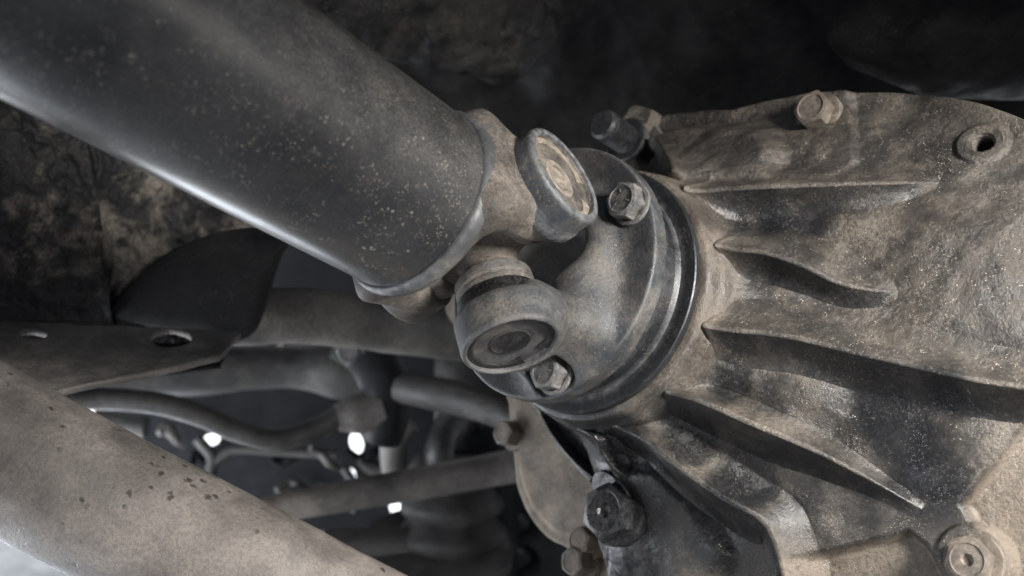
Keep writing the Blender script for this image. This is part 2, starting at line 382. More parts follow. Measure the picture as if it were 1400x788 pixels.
def lump(name, c, r, sc, amp, mat, step=.003, seed=1):
    c = np.array(c); r = np.array(r)
    def fn(x, y, z):
        p = np.stack([x.ravel(), y.ravel(), z.ravel()], 1)
        d = (np.linalg.norm((p - c) / r, axis=1) - 1) * r.min(); d += fbm(p, sc, 4, seed) * amp
        return d.reshape(x.shape)
    V, f_ = surface_nets(fn, c - r * 1.35, c + r * 1.35, step); return make_mesh(name, V, f_, mat)
o = lump('body_bracket', P(1400, 50, .66), (.13, .05, .045), 12, .014, M_dark, .0035, 7)
tag(o, 'rough dark bracket under the car floor above the right end of the gearbox', 'bracket')

# ---- crossmember at left with mud, holes and a black shield
cm = thing('crossmember', 'grey mud caked crossmember with two round holes behind the shaft at left', 'crossmember', Matrix.Translation(Vector(P(150, 400, .62))))
inv = cm.matrix_world.inverted()
def adopt(o, root):
    bpy.context.view_layer.update() if False else None
    o.parent = root; o.matrix_parent_inverse = root.matrix_world.inverted(); return o
def d_mud(X, u, v):
    crust = sstep(-.05, .25, fbm(X, 14, 4, 77)) * sstep(-.2, .3, fbm(X, 60, 3, 5)) * .009
    ridge = np.exp(-((u - .46 + .02 * np.sin(v * 17)) / .012) ** 2) * .004
    step = sstep(.44, .47, u) * -.006
    return fbm(X, 22, 5, 21) * .014 + fbm(X, 120, 3, 3) * .0025 + ridge + step + crust
a = patch('muddy_side_plate', [P(-120, 90, .50), P(330, 150, .66), P(400, 470, .70), P(-120, 470, .52)], 300, 240, M_mud, disp=d_mud, thick=.006); adopt(a, cm)
def d_low(X, u, v): return fbm(X, 9, 3, 5) * .006 + fbm(X, 90, 3, 8) * .0008
def plate_pt(px, py):
    a_, b_, c_ = P(-120, 425, .535), P(330, 452, .60), P(-60, 568, .47); n_ = np.cross(b_ - a_, c_ - a_); r_ = ray(px, py)
    return r_ * ((a_ @ n_) / (r_ @ n_))
b1 = patch('lower_plate', [P(-120, 425, .535), P(330, 452, .60), P(300, 480, .56), P(-60, 568, .47)], 420, 160, M_sub, disp=d_low, thick=.004,
           holes=[(plate_pt(234, 461), .0115, .0115, 0), (plate_pt(45, 452), .0070, .0060, 0)]); adopt(b1, cm)
bk = patch('dark_backing', [P(-160, 380, .66), P(330, 430, .68), P(300, 500, .64), P(-160, 560, .60)], 30, 20, M_dark, thick=.003); adopt(bk, cm)  # added dark sheet behind the holes so no daylight comes through
b2 = sweep('beam', [P(280, 440, .66), P(380, 432, .68), P(480, 438, .72), P(600, 455, .78), P(700, 470, .84)], [.018, .020, .021, .021, .02], M_sub, None, 48, 8, .002, 30); adopt(b2, cm)
def shield():
    cx_, cy_ = 285, 395
    pts = [(150, 428), (195, 372), (250, 335), (330, 312), (420, 315), (388, 345), (364, 420), (347, 455), (315, 467), (255, 452), (200, 445)]
    pts = np.array(pts, float); m = []
    for i in range(len(pts)):
        p0, p1, p2, p3 = pts[i - 1], pts[i], pts[(i + 1) % len(pts)], pts[(i + 2) % len(pts)]
        for k in range(8):
            t = k / 8; m.append(.5 * (2 * p1 + (p2 - p0) * t + (2 * p0 - 5 * p1 + 4 * p2 - p3) * t * t + (3 * p1 - p0 - 3 * p2 + p3) * t ** 3))
    m = np.array(m); n = len(m); c = m.mean(0); V = []
    rings = [(1.0, .012), (1.0, .002), (.985, 0), (.96, -.0015), (.7, -.002), (.35, -.0024), (.02, -.0025)]
    for s, dz in rings:
        for q in m:
            w_ = c + (q - c) * s; V.append(P(w_[0], w_[1], .600 + dz + (w_[0] - 170) * .0001))
    f = [(k * n + i, k * n + (i + 1) % n, (k + 1) * n + (i + 1) % n, (k + 1) * n + i) for k in range(len(rings) - 1) for i in range(n)]
    return make_mesh('heat_shield', V, np.array(f), M_flap)
o = shield(); tag(o, 'smooth black rounded shield fixed over the muddy crossmember below the shaft', 'heat shield')

# ---- suspension seen through the gap
o = sweep('control_arm', [P(60, 540, .86), P(180, 512, .88), P(300, 503, .90), P(400, 500, .92), P(470, 505, .93), P(520, 520, .95)], [.024, .024, .025, .022, .03, .03], M_arm, seg=40, disp=.003, dscale=20)
tag(o, 'thick dark control arm below the crossmember, above the thin curved bar', 'control arm')
sb = thing('stabilizer_bar', 'thin curved grey stabilizer bar dipping between the holed crossmember and the big dusty pipe', 'stabilizer bar', Matrix.Translation(Vector(P(400, 590, .8))))
adopt(sweep('bar', [P(40, 548, .74), P(130, 545, .76), P(210, 551, .77), P(270, 567, .78), P(325, 590, .79), P(375, 601, .80), P(425, 589, .81), P(470, 566, .82), P(510, 548, .83), P(560, 536, .84)], .0092, M_arm, None, 32, 10, .0006, 60), sb)
adopt(sweep('bar_end', [P(545, 530, .82), P(590, 537, .81), P(640, 548, .80), P(690, 565, .79), P(740, 590, .78)], [.0135, .0145, .0145, .014, .014], M_arm, None, 36, 8, .001, 60), sb)
adopt(sweep('clamp_sleeve', [P(462, 572, .815), P(490, 566, .82), P(522, 556, .825)], [.012, .017, .0185], M_rod, None, 36, 6, .0005, 60), sb)
def blob(name, c, r, mat, k=.0, **kw):
    pass
br = thing('bushing_bracket', 'dark bracket clamping the curved stabilizer bar under the beam', 'bracket', Matrix.Translation(Vector(P(505, 520, .84))))
adopt(sweep('strap', [P(462, 455, .82), P(500, 470, .825), P(522, 510, .83), P(528, 560, .83), P(520, 600, .835)], [.024, .028, .024, .021, .017], M_black, None, 36, 8, .003, 30), br)
adopt(sweep('clamp', [P(455, 462, .80), P(480, 458, .80), P(505, 466, .80)], [.012, .016, .012], M_arm, None, 30, 6, .002, 60), br)
bb = hexhead('bracket_bolt', .02, .008, M_arm, None, frame(P(478, 478, .775), (0, -1, -.2))); adopt(bb, br)
o = sweep('tie_rod', [P(300, 712, .76), P(420, 688, .78), P(560, 663, .80), P(720, 634, .82)], [.0105, .012, .0135, .0145], M_rod, seg=40, sub=8, disp=.0004, dscale=40)
tag(o, 'straight grey tie rod running from the dusty pipe to the tan gearbox flange', 'tie rod')
st = thing('strut', 'strut with ribbed rubber boot standing behind the straight tie rod', 'strut', Matrix.Translation(Vector(P(585, 800, .95))))
prof = []
for i in range(7):
    z0 = .115 - i * .030; rr = .048 + i * .004
    prof += [(z0, rr - .008), (z0 - .006, rr - .002), (z0 - .012, rr), (z0 - .018, rr - .002), (z0 - .024, rr - .008)]
prof = [(.125, .012), (.122, .036)] + prof
o = lathe('rubber_boot', prof, M_boot, None, 72, angle=60); o.matrix_world = Matrix.Translation(Vector(P(618, 790, .95))); adopt(o, st)
o = lathe('strut_rod', [(-.06, .024), (.24, .024)], M_arm, None, 40); o.matrix_world = Matrix.Translation(Vector(P(625, 800, 1.0))); adopt(o, st)
o = lathe('spring_seat', [(-.004, .02), (0, .055), (.006, .075), (.009, .076), (.012, .06), (.016, .03)], M_arm, None, 60); o.matrix_world = frame(P(600, 752, .95), (.1, -.25, 1)); adopt(o, st)
kn = thing('steering_knuckle', 'dark hooked steering knuckle behind the tie rod, left of the tan flange', 'knuckle', Matrix.Translation(Vector(P(600, 610, .92))))
adopt(sweep('hook', [P(556, 575, .90), P(540, 600, .90), P(538, 635, .90), P(545, 665, .90)], [.014, .013, .012, .012], M_rod, None, 30, 8, .001, 40), kn)
adopt(sweep('knuckle_arm', [P(620, 575, .92), P(605, 600, .90), P(600, 630, .90), P(612, 660, .92)], [.016, .013, .014, .016], M_arm, None, 30, 8, .001, 40), kn)
adopt(sweep('hub_carrier', [P(640, 600, .98), P(660, 640, .98), P(668, 720, 1.0), P(664, 800, 1.0)], [.03, .036, .03, .03], M_black, None, 36, 8, .004, 20), kn)
o = sweep('lower_arm', [P(440, 742, .90), P(520, 742, .92), P(600, 750, .94), P(690, 745, .96)], [.012, .016, .02, .018], M_arm, seg=32, disp=.001)
tag(o, 'dark lower arm crossing the ribbed strut boot', 'suspension arm')
# added backdrop: bluish black sheet, gaps cut so daylight shows
gaps = [(288, 602, 13, 8, .3), (487, 606, 9, 15, .2), (480, 652, 6, 11, 0), (545, 692, 13, 14, .3), (541, 704, 8, 16, 0)]
hl = [(P(a_, b_, 1.12), r1 / F * 1.12, r2 / F * 1.12, an) for a_, b_, r1, r2, an in gaps]
o = patch('dark_backdrop', [P(130, 200, 1.12), P(1100, 200, 1.12), P(1100, 1000, 1.12), P(130, 1000, 1.12)], 760, 640, M_backdrop, disp=lambda X, u, v: 0 * u, thick=.003, holes=hl)
tag(o, 'added black backdrop sheet with small gaps letting daylight through', 'backdrop')
bh = thing('brake_hose_cluster', 'tangle of thin dark brackets and hoses below the curved stabilizer bar', 'hoses', Matrix.Translation(Vector(P(300, 620, 1.0))))
for pts_, r_ in (([(270, 600), (290, 625), (288, 650), (300, 668)], .006), ([(292, 635), (320, 615), (380, 618), (460, 622)], .005),
                 ([(470, 640), (482, 660), (486, 700)], .005), ([(130, 570), (160, 580), (200, 585)], .011)):
    adopt(sweep('hose', [P(x_, y_, 1.02) for x_, y_ in pts_], r_, M_arm, None, 16, 6, .001, 60), bh)

hr = thing('brake_line_bundle', 'blurred bundle of thin brake lines and clips above the tie rod', 'brake lines', Matrix.Translation(Vector(P(400, 640, 1.05))))
rs = np.random.RandomState(4)
for k_ in range(13):
    x0, y0 = rs.uniform(215, 500), rs.uniform(560, 690); dx, dy = rs.uniform(15, 60), rs.uniform(-28, 28); bend = rs.uniform(-16, 16); d0 = rs.uniform(.98, 1.08)
    adopt(sweep('brake_line', [P(x0, y0, d0), P(x0 + dx * .35, y0 + dy * .2 + bend, d0 + .01), P(x0 + dx * .7, y0 + dy * .8 + bend * .4, d0 + .01), P(x0 + dx, y0 + dy, d0 + .03)], [.0035, .006 * rs.uniform(.5, 1.4), .005, .004], [M_arm, M_rod, M_black][k_ % 3], None, 16, 6, .0012, 60), hr)
sp = thing('coil_spring', 'dark coil spring standing right of the ribbed strut boot', 'spring', Matrix.Translation(Vector(P(690, 760, 1.03))))
adopt(sweep('coil', [np.array(P(675, 740, 1.05)) + np.array([math.cos(a_) * .045, math.sin(a_) * .045, a_ * .0062 - .14]) for a_ in np.linspace(0, 30, 120)], .0075, M_black, None, 14, 2), sp)

# ---- big dusty pipe at lower left
pp = sweep('exhaust_pipe', [P(-260, 480, .43), P(-120, 548, .437), P(0, 612, .445), P(115, 675, .45), P(300, 768, .462), P(480, 858, .48), P(700, 968, .50)],
           [.034, .034, .0345, .0345, .0345, .0345, .0345], M_pipe, None, 160, 40, .0010, 26)
tag(pp, 'large dusty taupe pipe with small pits crossing the lower left corner', 'pipe')

# ------------------------------------------------------------------ gearbox housing (height field in its own flange frame)
HM = frame(Cc, N, UU)                     # local x = UU, z = N
YY = np.cross(N, UU); ysgn = 1 if YY @ VV > 0 else -1   # local y = +-VV
hs = thing('gearbox_housing', 'dust covered ribbed cast gearbox housing at right, bolted behind the black shaft flange', 'gearbox', HM)
def uv_of(px, py, s): return on_plane(px, py, s)
outline = [(690, 470), (700, 520), (735, 568), (757, 600), (795, 640), (808, 668), (806, 710), (815, 745), (835, 800), (900, 860), (1050, 930), (1250, 960), (1500, 840), (1640, 600), (1600, 380), (1520, 250),
           (1450, 185), (1400, 160), (1330, 135), (1250, 124), (1160, 124), (1080, 134), (1000, 150), (945, 152), (905, 158), (875, 150), (862, 168), (850, 195), (800, 240), (720, 330)]
oth, orr = [], []
for q_ in outline:
    a_, b_ = uv_of(q_[0], q_[1], .108); oth.append(math.atan2(b_, a_)); orr.append(math.hypot(a_, b_))
oi = np.argsort(oth); oth = np.array(oth)[oi]; orr = np.array(orr)[oi]
def Rout(th): return np.interp(th, np.concatenate([oth - 2 * np.pi, oth, oth + 2 * np.pi]), np.tile(orr, 3))
R0 = .0705
def base_s(u, v):
    r = np.hypot(u, v); th = np.arctan2(v, u); Ro = Rout(th)
    g = np.clip((r - R0) / np.maximum(Ro - .012 - R0, .02), 0, 1)
    s = .056 + .054 * g ** .62
    return s
def crest(pts):
    out = []
    for px, py, h in pts:
        s = .08
        for _ in range(40):
            a_, b_ = uv_of(px, py, s); s = .6 * s + .4 * float(base_s(np.array(a_), np.array(b_)) - h)
        out.append((a_, b_, h))
    return np.array(out)
def to_uv(poly, s0=.085):
    out = []
    for px, py in poly:
        s = s0
        for _ in range(25):
            a_, b_ = uv_of(px, py, s); s = .6 * s + .4 * float(base_s(np.array(a_), np.array(b_)))
        out.append((a_, b_))
    return np.array(out)
def poly_sd(u, v, poly):
    d = np.full(u.shape, 1e9); ins = np.zeros(u.shape, bool); n = len(poly)
    for i in range(n):
        a_, b_ = poly[i], poly[(i + 1) % n]; e = b_ - a_; wx = u - a_[0]; wy = v - a_[1]
        t = np.clip((wx * e[0] + wy * e[1]) / (e @ e), 0, 1); d = np.minimum(d, (wx - e[0] * t) ** 2 + (wy - e[1] * t) ** 2)
        c1 = (v >= a_[1]) != (v >= b_[1]); xi = a_[0] + (v - a_[1]) / np.where(abs(e[1]) < 1e-9, 1e-9, e[1]) * e[0]; ins ^= c1 & (u < xi)
    return np.where(ins, -1, 1) * np.sqrt(d)
# raised / sunk areas of the casting: polygon (photo pixels), height, softness
areas = [([(905, 250), (882, 225), (900, 196), (950, 180), (1058, 186), (1075, 215), (1060, 246)], .010, .006),
         ([(860, 80), (1160, 100), (1168, 160), (1174, 222), (1150, 250), (860, 250)], .0035, .002),
         ([(985, 500), (1090, 495), (1150, 518), (1136, 560), (1090, 590), (1040, 575)], .0045, .010),
         ([(1000, 380), (1100, 400), (1150, 470), (1060, 450), (1000, 440)], .003, .010),
         ([(1160, 300), (1400, 300), (1420, 480), (1240, 480), (1240, 400)], .007, .02),
         ([(905, 610), (945, 620), (985, 665), (960, 670), (925, 640)], .006, .005),
         ([(1405, 575), (1316, 690), (1340, 730), (1378, 830), (1600, 830), (1600, 420)], -.007, .002),
         ([(1075, 770), (1160, 748), (1240, 728), (1262, 745), (1320, 850), (1050, 850)], -.007, .002),
         ([(820, 650), (900, 640), (960, 700), (1000, 760), (960, 860), (820, 860)], .006, .006),
         ([(870, 210), (905, 205), (925, 250), (900, 262)], -.012, .005)]
areas = [(to_uv(p_), h_, sf) for p_, h_, sf in areas]
boss = [((1345, 198), .0105, .002), ((1330, 765), .0135, .002), ((845, 697), .018, .008), ((885, 172), .011, .012), ((1120, 152), .013, .0015)]
boss = [(to_uv([b_[0]])[0], b_[1], b_[2]) for b_ in boss]
hole_c = boss[0][0]
oil_dark_spots = [((860, 700), .045, 1.2), ((990, 400), .014, .55), ((1000, 520), .020, .8), ((1060, 545), .020, .7), ((1000, 300), .016, .8), ((1060, 300), .014, .9), ((950, 590), .02, 1.0), ((1040, 215), .02, .5), ((910, 230), .02, .5), ((1240, 590), .03, .8), ((1100, 690), .025, .7), ((800, 625), .035, 1.3), ((835, 620), .02, 1.3), ((880, 660), .03, 1.2), ((760, 590), .03, .9), ((860, 620), .03, 1.), ((950, 600), .022, .9), ((1030, 660), .024, .9), ((980, 740), .03, .8), ((1200, 560), .03, .75), ((1110, 300), .016, .8), ((1180, 285), .014, .6),
             ((1270, 650), .03, .8), ((1010, 300), .010, .6), ((1040, 385), .012, .6), ((985, 490), .014, .7), ((1130, 400), .010, .7), ((960, 215), .015, .45), ((1180, 700), .025, .6), ((1300, 540), .02, .8)]
oil_dark_spots = [(to_uv([a_])[0], r_, k_) for a_, r_, k_ in oil_dark_spots]  # oil near the drain plug, plus darker patches by ribs, nose and top lump
tan_polys = [to_uv([(1405, 575), (1316, 690), (1340, 730), (1378, 830), (1600, 830), (1600, 420)]), to_uv([(1075, 770), (1160, 748), (1240, 728), (1262, 745), (1320, 850), (1050, 850)])]
def feat(u, v):
    s = base_s(u, v); h = 0 * u
    for poly, hh, sf in areas:
        sd = poly_sd(u, v, poly); h = h + hh * sstep(sf, -sf, sd)
    for c_, r_, hh in boss:
        d = np.hypot(u - c_[0], v - c_[1]); h = np.maximum(h, np.where(hh > 0, hh, 0) * sstep(r_ + .0018, r_ - .0004, d) + h * sstep(r_ - .0004, r_ + .0018, d) * 0 + h * (d > r_ + .0018))
    h = h - .014 * sstep(.0054, .0044, np.hypot(u - hole_c[0], v - hole_c[1]))
    p = np.stack([u, v, s], 1)
    h = h + fbm(p, 28, 3, 40) * .0028 + fbm(p, 160, 3, 50) * .00045
    return s - h
def oil_dark_mask(u, v):
    m = 0 * u
    for c_, r_, k_ in oil_dark_spots: m = np.maximum(m, k_ * np.exp(-((u - c_[0]) ** 2 + (v - c_[1]) ** 2) / r_ ** 2))
    return m
def tanmask(u, v):
    m = 0 * u
    for pl in tan_polys: m = np.maximum(m, sstep(.001, -.001, poly_sd(u, v, pl)))
    r = np.hypot(u, v); m = np.maximum(m, .4 * sstep(.078, .071, r) * sstep(-.055, -.02, -v + u * .9))
    return m
nt_, nr_ = 1500, 290
th = np.linspace(-np.pi, np.pi, nt_, endpoint=False); Ro = Rout(th)
rr_ = np.linspace(0, 1, nr_) ** 1.0
Rg = R0 + (Ro[:, None] - R0) * rr_[None, :]
Ug = Rg * np.cos(th)[:, None]; Vg = Rg * np.sin(th)[:, None]
Sg = feat(Ug.ravel(), Vg.ravel()).reshape(Ug.shape)
# fillet from the nose ring into the bell, and rounded outer edge
Sg = np.minimum(Sg, .0500 + np.clip((Rg - R0) / .004, 0, 1) ** 1.5 * .03 + np.clip(Rg - R0 - .004, 0, 1) * 4)
edge = np.clip((Rg - (Ro[:, None] - .003)) / .003, 0, 1); Sg = Sg + (1 - np.sqrt(1 - edge ** 2 * .999)) * .003
nose = [(.0395, .050), (.0393, .0640), (.0397, .0672), (.0408, .0683), (.0460, .0690), (.0490, .0697)]
cols_u = [np.full((nt_, 1), r) * np.cos(th)[:, None] for s, r in nose] + [Ug] + [(Ro * k)[:, None] * np.cos(th)[:, None] for k in (1, 1, .97)]
cols_v = [np.full((nt_, 1), r) * np.sin(th)[:, None] for s, r in nose] + [Vg] + [(Ro * k)[:, None] * np.sin(th)[:, None] for k in (1, 1, .97)]
cols_s = [np.full((nt_, 1), s) for s, r in nose] + [Sg] + [np.full((nt_, 1), k) for k in (.117, .124, .140)]
Ua, Va, Sa = (np.concatenate(c, 1) for c in (cols_u, cols_v, cols_s)); nc = Ua.shape[1]
Vt = np.stack([Ua.ravel(), Va.ravel() * ysgn, Sa.ravel()], 1)
i_, j_ = np.meshgrid(np.arange(nt_), np.arange(nc - 1), indexing='ij'); i2 = (i_ + 1) % nt_
Fq = np.stack([i_ * nc + j_, i2 * nc + j_, i2 * nc + j_ + 1, i_ * nc + j_ + 1], 2).reshape(-1, 4)
if ysgn > 0: Fq = Fq[:, ::-1]
body = make_mesh('cast_body', Vt, Fq, M_cast, hs, attrs={'oil': oil_dark_mask(Ua.ravel(), Va.ravel()), 'tan': tanmask(Ua.ravel(), Va.ravel())})
# ribs: each a swept strip of its own that rises from the casting
def rib(pts, wu, wl, flat=.0012, name='rib', sub=30):
    """pts: (px, py, height); wu/wl: foot width on the upper / lower side"""
    c = crest(pts); n = len(c); path = []
    for i in range(n - 1):
        p0, p1, p2, p3 = c[max(i - 1, 0)], c[i], c[i + 1], c[min(i + 2, n - 1)]
        for k in range(sub):
            t = k / sub; path.append(.5 * (2 * p1 + (p2 - p0) * t + (2 * p0 - 5 * p1 + 4 * p2 - p3) * t * t + (3 * p1 - p0 - 3 * p2 + p3) * t ** 3))
    path.append(c[-1]); path = np.array(path)
    tn = np.gradient(path[:, :2], axis=0); tn /= np.linalg.norm(tn, axis=1)[:, None]
    nm = np.stack([-tn[:, 1], tn[:, 0]], 1)                # points to +v side (down in the photo) for left-to-right paths
    m = len(path); ds = np.concatenate([-np.linspace(1, 0, 22) ** 1.4 * wu - flat, [-flat * .5, 0, flat * .5], flat + np.linspace(0, 1, 22) ** 1.4 * wl])
    K = len(ds); H = path[:, 2][:, None]
    au = np.clip((-ds - flat) / wu, 0, 1); al = np.clip((ds - flat) / wl, 0, 1)
    pr = np.where(ds < 0, (1 - au) ** 1.9, (1 - al) ** 1.9)
    wsc = np.clip(H / path[:, 2].max(), .25, 1) ** .5
    U = path[:, 0][:, None] + nm[:, 0][:, None] * ds[None] * wsc; V_ = path[:, 1][:, None] + nm[:, 1][:, None] * ds[None] * wsc
    s = feat(U.ravel(), V_.ravel()).reshape(U.shape); sb = base_s(U, V_)
    cs = base_s(path[:, 0], path[:, 1])[:, None] - H
    # blend: crest sits at its own level, foot on the casting
    S_ = s * (1 - pr) + np.minimum(cs, s) * pr
    rad_ = np.hypot(U, V_)
    S_ = S_ + .0006 * (1 - pr) ** 6 
    S_ = S_ + (1 - np.clip(1 - (np.abs(ds[None]) / flat) ** 2, 0, 1)) * .0003
    X = np.stack([U.ravel(), V_.ravel() * ysgn, S_.ravel()], 1)
    ii, jj = np.meshgrid(np.arange(m - 1), np.arange(K - 1), indexing='ij'); a_ = (ii * K + jj).ravel()
    f = np.stack([a_, a_ + K, a_ + K + 1, a_ + 1], 1)
    if ysgn < 0: f = f[:, ::-1]
    return make_mesh(name, X, f, M_cast, hs, attrs={'oil': np.maximum(oil_dark_mask(U.ravel(), V_.ravel()) - .35 * (pr * np.ones_like(U)).ravel() * 0, (np.tile(np.where(ds > flat, .62, 0), (m, 1)) * np.clip(H / .006, 0, 1)).ravel()), 'tan': tanmask(U.ravel(), V_.ravel()) })  # mask also darkens the lower side of each rib
rib([(880, 258, .004), (915, 259, .008), (945, 260, .014), (1000, 257, .018), (1100, 253, .017), (1200, 250, .011), (1290, 249, .0004)], .024, .016)
rib([(915, 332, .004), (955, 336, .006), (1000, 340, .014), (1045, 345, .017), (1095, 362, .016), (1140, 384, .012), (1185, 395, .008), (1245, 400, .0004)], .022, .014)
rib([(885, 440, .004), (930, 446, .006), (985, 449, .017), (1070, 458, .020), (1160, 479, .020), (1260, 502, .019), (1340, 520, .017), (1450, 536, .014)], .024, .017)
rib([(850, 505, .004), (895, 532, .007), (950, 546, .018), (1030, 580, .020), (1105, 612, .015), (1175, 648, .008), (1260, 697, .0002)], .011, .016)
rib([(800, 555, .004), (835, 580, .006), (880, 600, .016), (930, 640, .021), (990, 682, .021), (1035, 706, .018), (1058, 740, .015), (1074, 800, .013)], .018, .018)
rib([(780, 582, .003), (810, 596, .012), (822, 620, .013), (842, 644, .010), (880, 664, .001)], .008, .009, .0009)
rib([(738, 564, .003), (757, 598, .006), (792, 638, .008), (815, 668, .004)], .004, .004, .0008)
# tan flange behind the bell, at the lower left, and its bolts
def tan_flange():
    ol = [(600, 420), (660, 480), (694, 545), (700, 610), (706, 665), (722, 708), (748, 738), (775, 748), (786, 772), (800, 850), (1000, 1000), (1500, 1000), (1500, 300), (1440, 185), (1330, 150), (1100, 150), (900, 200), (700, 300)]
    a_ = np.array([uv_of(x, y, .132) for x, y in ol]); t_ = np.arctan2(a_[:, 1], a_[:, 0]); r_ = np.hypot(a_[:, 0], a_[:, 1]); k = np.argsort(t_); t_, r_ = t_[k], r_[k]
    tt = np.linspace(-np.pi, np.pi, 700, endpoint=False); Ro_ = np.interp(tt, np.concatenate([t_ - 2 * np.pi, t_, t_ + 2 * np.pi]), np.tile(r_, 3))
    Ro_ = np.convolve(np.tile(Ro_, 3), np.ones(11) / 11, 'same')[700:1400]
    prof_ = [(f_, .132 - .004 * sstep(.955, .94, np.array(f_))) for f_ in np.linspace(.5, .985, 60)] + [(.994, .1326), (1, .135), (1, .146), (.98, .15)]
    V_ = []
    for f_, s_ in prof_:
        V_.append(np.stack([Ro_ * f_ * np.cos(tt), Ro_ * f_ * np.sin(tt) * ysgn, np.full(700, float(s_))], 1))
    V_ = np.concatenate(V_); V_[:, 2] += fbm(V_, 40, 4, 3) * .0018
    f = [(k * 700 + i, k * 700 + (i + 1) % 700, (k + 1) * 700 + (i + 1) % 700, (k + 1) * 700 + i) for k in range(len(prof_) - 1) for i in range(700)]
    f = np.array(f); f = f[:, ::-1] if ysgn < 0 else f
    return make_mesh('rear_flange', V_, f[:, ::-1], M_rim, hs)
tan_flange()
def local(px, py, s):
    a_, b_ = uv_of(px, py, s); return (a_, b_ * ysgn, s)
def surf(px, py):
    s = .08
    for _ in range(30):
        a_, b_ = uv_of(px, py, s); s = .6 * s + .4 * float(feat(np.array([a_]), np.array([b_]))[0])
    return a_, b_ * ysgn, s
def bolt_on(px, py, ac, h, mat, washer=None, s=None, dimple=0, rot=0.2, label=None, tilt=(0, 0)):
    l = local(px, py, s) if s is not None else surf(px, py)
    M = Matrix.Translation(Vector(l)) @ Matrix.Rotation(math.pi + tilt[0], 4, 'X') @ Matrix.Rotation(tilt[1], 4, 'Y') @ Matrix.Rotation(rot, 4, 'Z')
    z0 = .0
    b_ = hexhead('housing_bolt', ac, h, mat, hs, M, dimple)
    if washer:
        wr, wh = washer
        for i, (r_, k) in enumerate(((wr, 1.0),)):
            lathe('washer', [(-.004, .002), (-.004, r_ * .98), (wh * .6, r_), (wh, r_ * .97), (wh + .0003, r_ * .8), (wh, .002)], mat, b_, 64)
        b_.matrix_local = M @ Matrix.Translation((0, 0, wh))
        for ch in b_.children: ch.matrix_local = Matrix.Translation((0, 0, -wh))
    if label: b_['label'] = label
    return b_
bolt_on(1121, 158, .0200, .0085, M_bolt_dusty, (.0125, .003), rot=.15, label='dusty hex bolt with washer on the top edge of the housing')
bolt_on(845, 702, .0295, .010, M_oilbolt, (.0175, .003), rot=.5, dimple=.0014, label='oil soaked hex drain plug at the bottom of the housing')
bolt_on(1332, 768, .0190, .007, M_bolt_dusty, (.0122, .002), rot=.3, dimple=.0015, label='dusty hex bolt with washer at the lower right corner')
bolt_on(706, 596, .0170, .011, M_bolt_dusty, (.0105, .003), s=.131, rot=.1, label='dusty bolt on the tan flange just under the shaft flange')
bolt_on(810, 742, .0170, .010, M_rim, (.0110, .004), s=.127, rot=.4, label='tan bolt on the flange lobe beside the drain plug')
bolt_on(803, 770, .0170, .012, M_bolt_dusty, (.0105, .003), s=.127, rot=.7, label='lowest bolt of the tan flange, at the bottom edge')
# threaded hole boss
l = surf(1345 - 16, 198)
l = (hole_c[0], hole_c[1] * ysgn, l[2])
o = lathe('threaded_boss', [(.003, .0100), (-.0006, .0098), (-.0012, .0090), (-.0012, .0058), (-.0002, .0050)] + [(.0002 + i * .0007, .0044 + (i % 2) * .0007) for i in range(16)], M_cast, hs, 64)
o.matrix_local = Matrix.Translation(Vector(l))
for n_ in ('oil', 'tan'): pass
# threaded stud with nut and washers at the upper left of the housing
sm = thing('threaded_stud', 'black threaded stud with washers and nut left of the housing top', 'stud', None)
base_p = Cc + N * .100 + UU * uv_of(868, 200, .100)[0] + VV * uv_of(868, 200, .100)[1]
ax_ = -N + UU * .02
sm.matrix_world = frame(base_p, ax_)
pr = [(-.03, .0084)]
z = .010
while z < .026: pr += [(z, .0080), (z + .0008, .0093), (z + .0013, .0093), (z + .0021, .0080)]; z += .0026
pr += [(z, .0082), (z + .001, .0094), (z + .005, .0094), (z + .0068, .0078), (z + .0070, 0.0001)]
lathe('threaded_end', pr, M_stud, sm, 48, angle=25)
lathe('washer', [(.0078, .004), (.0078, .0135), (.0083, .0142), (.0103, .0142), (.0108, .0136), (.0108, .004)], M_stud, sm, 64)
lathe('washer', [(-.006, .004), (-.006, .0170), (-.0052, .0178), (-.0032, .0178), (-.0026, .017), (-.0026, .004)], M_stud_dusty, sm, 64)
hexhead('nut', .0250, .0102, M_stud_dusty, sm, Matrix.Translation((0, 0, -.0025)))
lathe('sleeve', [(-.04, .010), (-.006, .010)], M_machined, sm, 48)

# ------------------------------------------------------------------ companion flange (second disc) on the gearbox input
FM = frame(Cc, N, UU)
cf = thing('companion_flange', 'black machined disc with bright rim between the shaft flange and the gearbox', 'flange', FM)
lathe('disc', [(.0375, .030), (.0375, .0640), (.0372, .0655), (.0335, .0657), (.0328, .0652), (.0326, .0640), (.0328, .0575), (.0300, .0560)], M_machined, cf, 256)
lathe('hub', [(.032, .0565), (.026, .0545), (.0205, .0540), (.0195, .0560), (.0150, .0562), (.0140, .0540), (.0100, .0540)], M_machined, cf, 256)

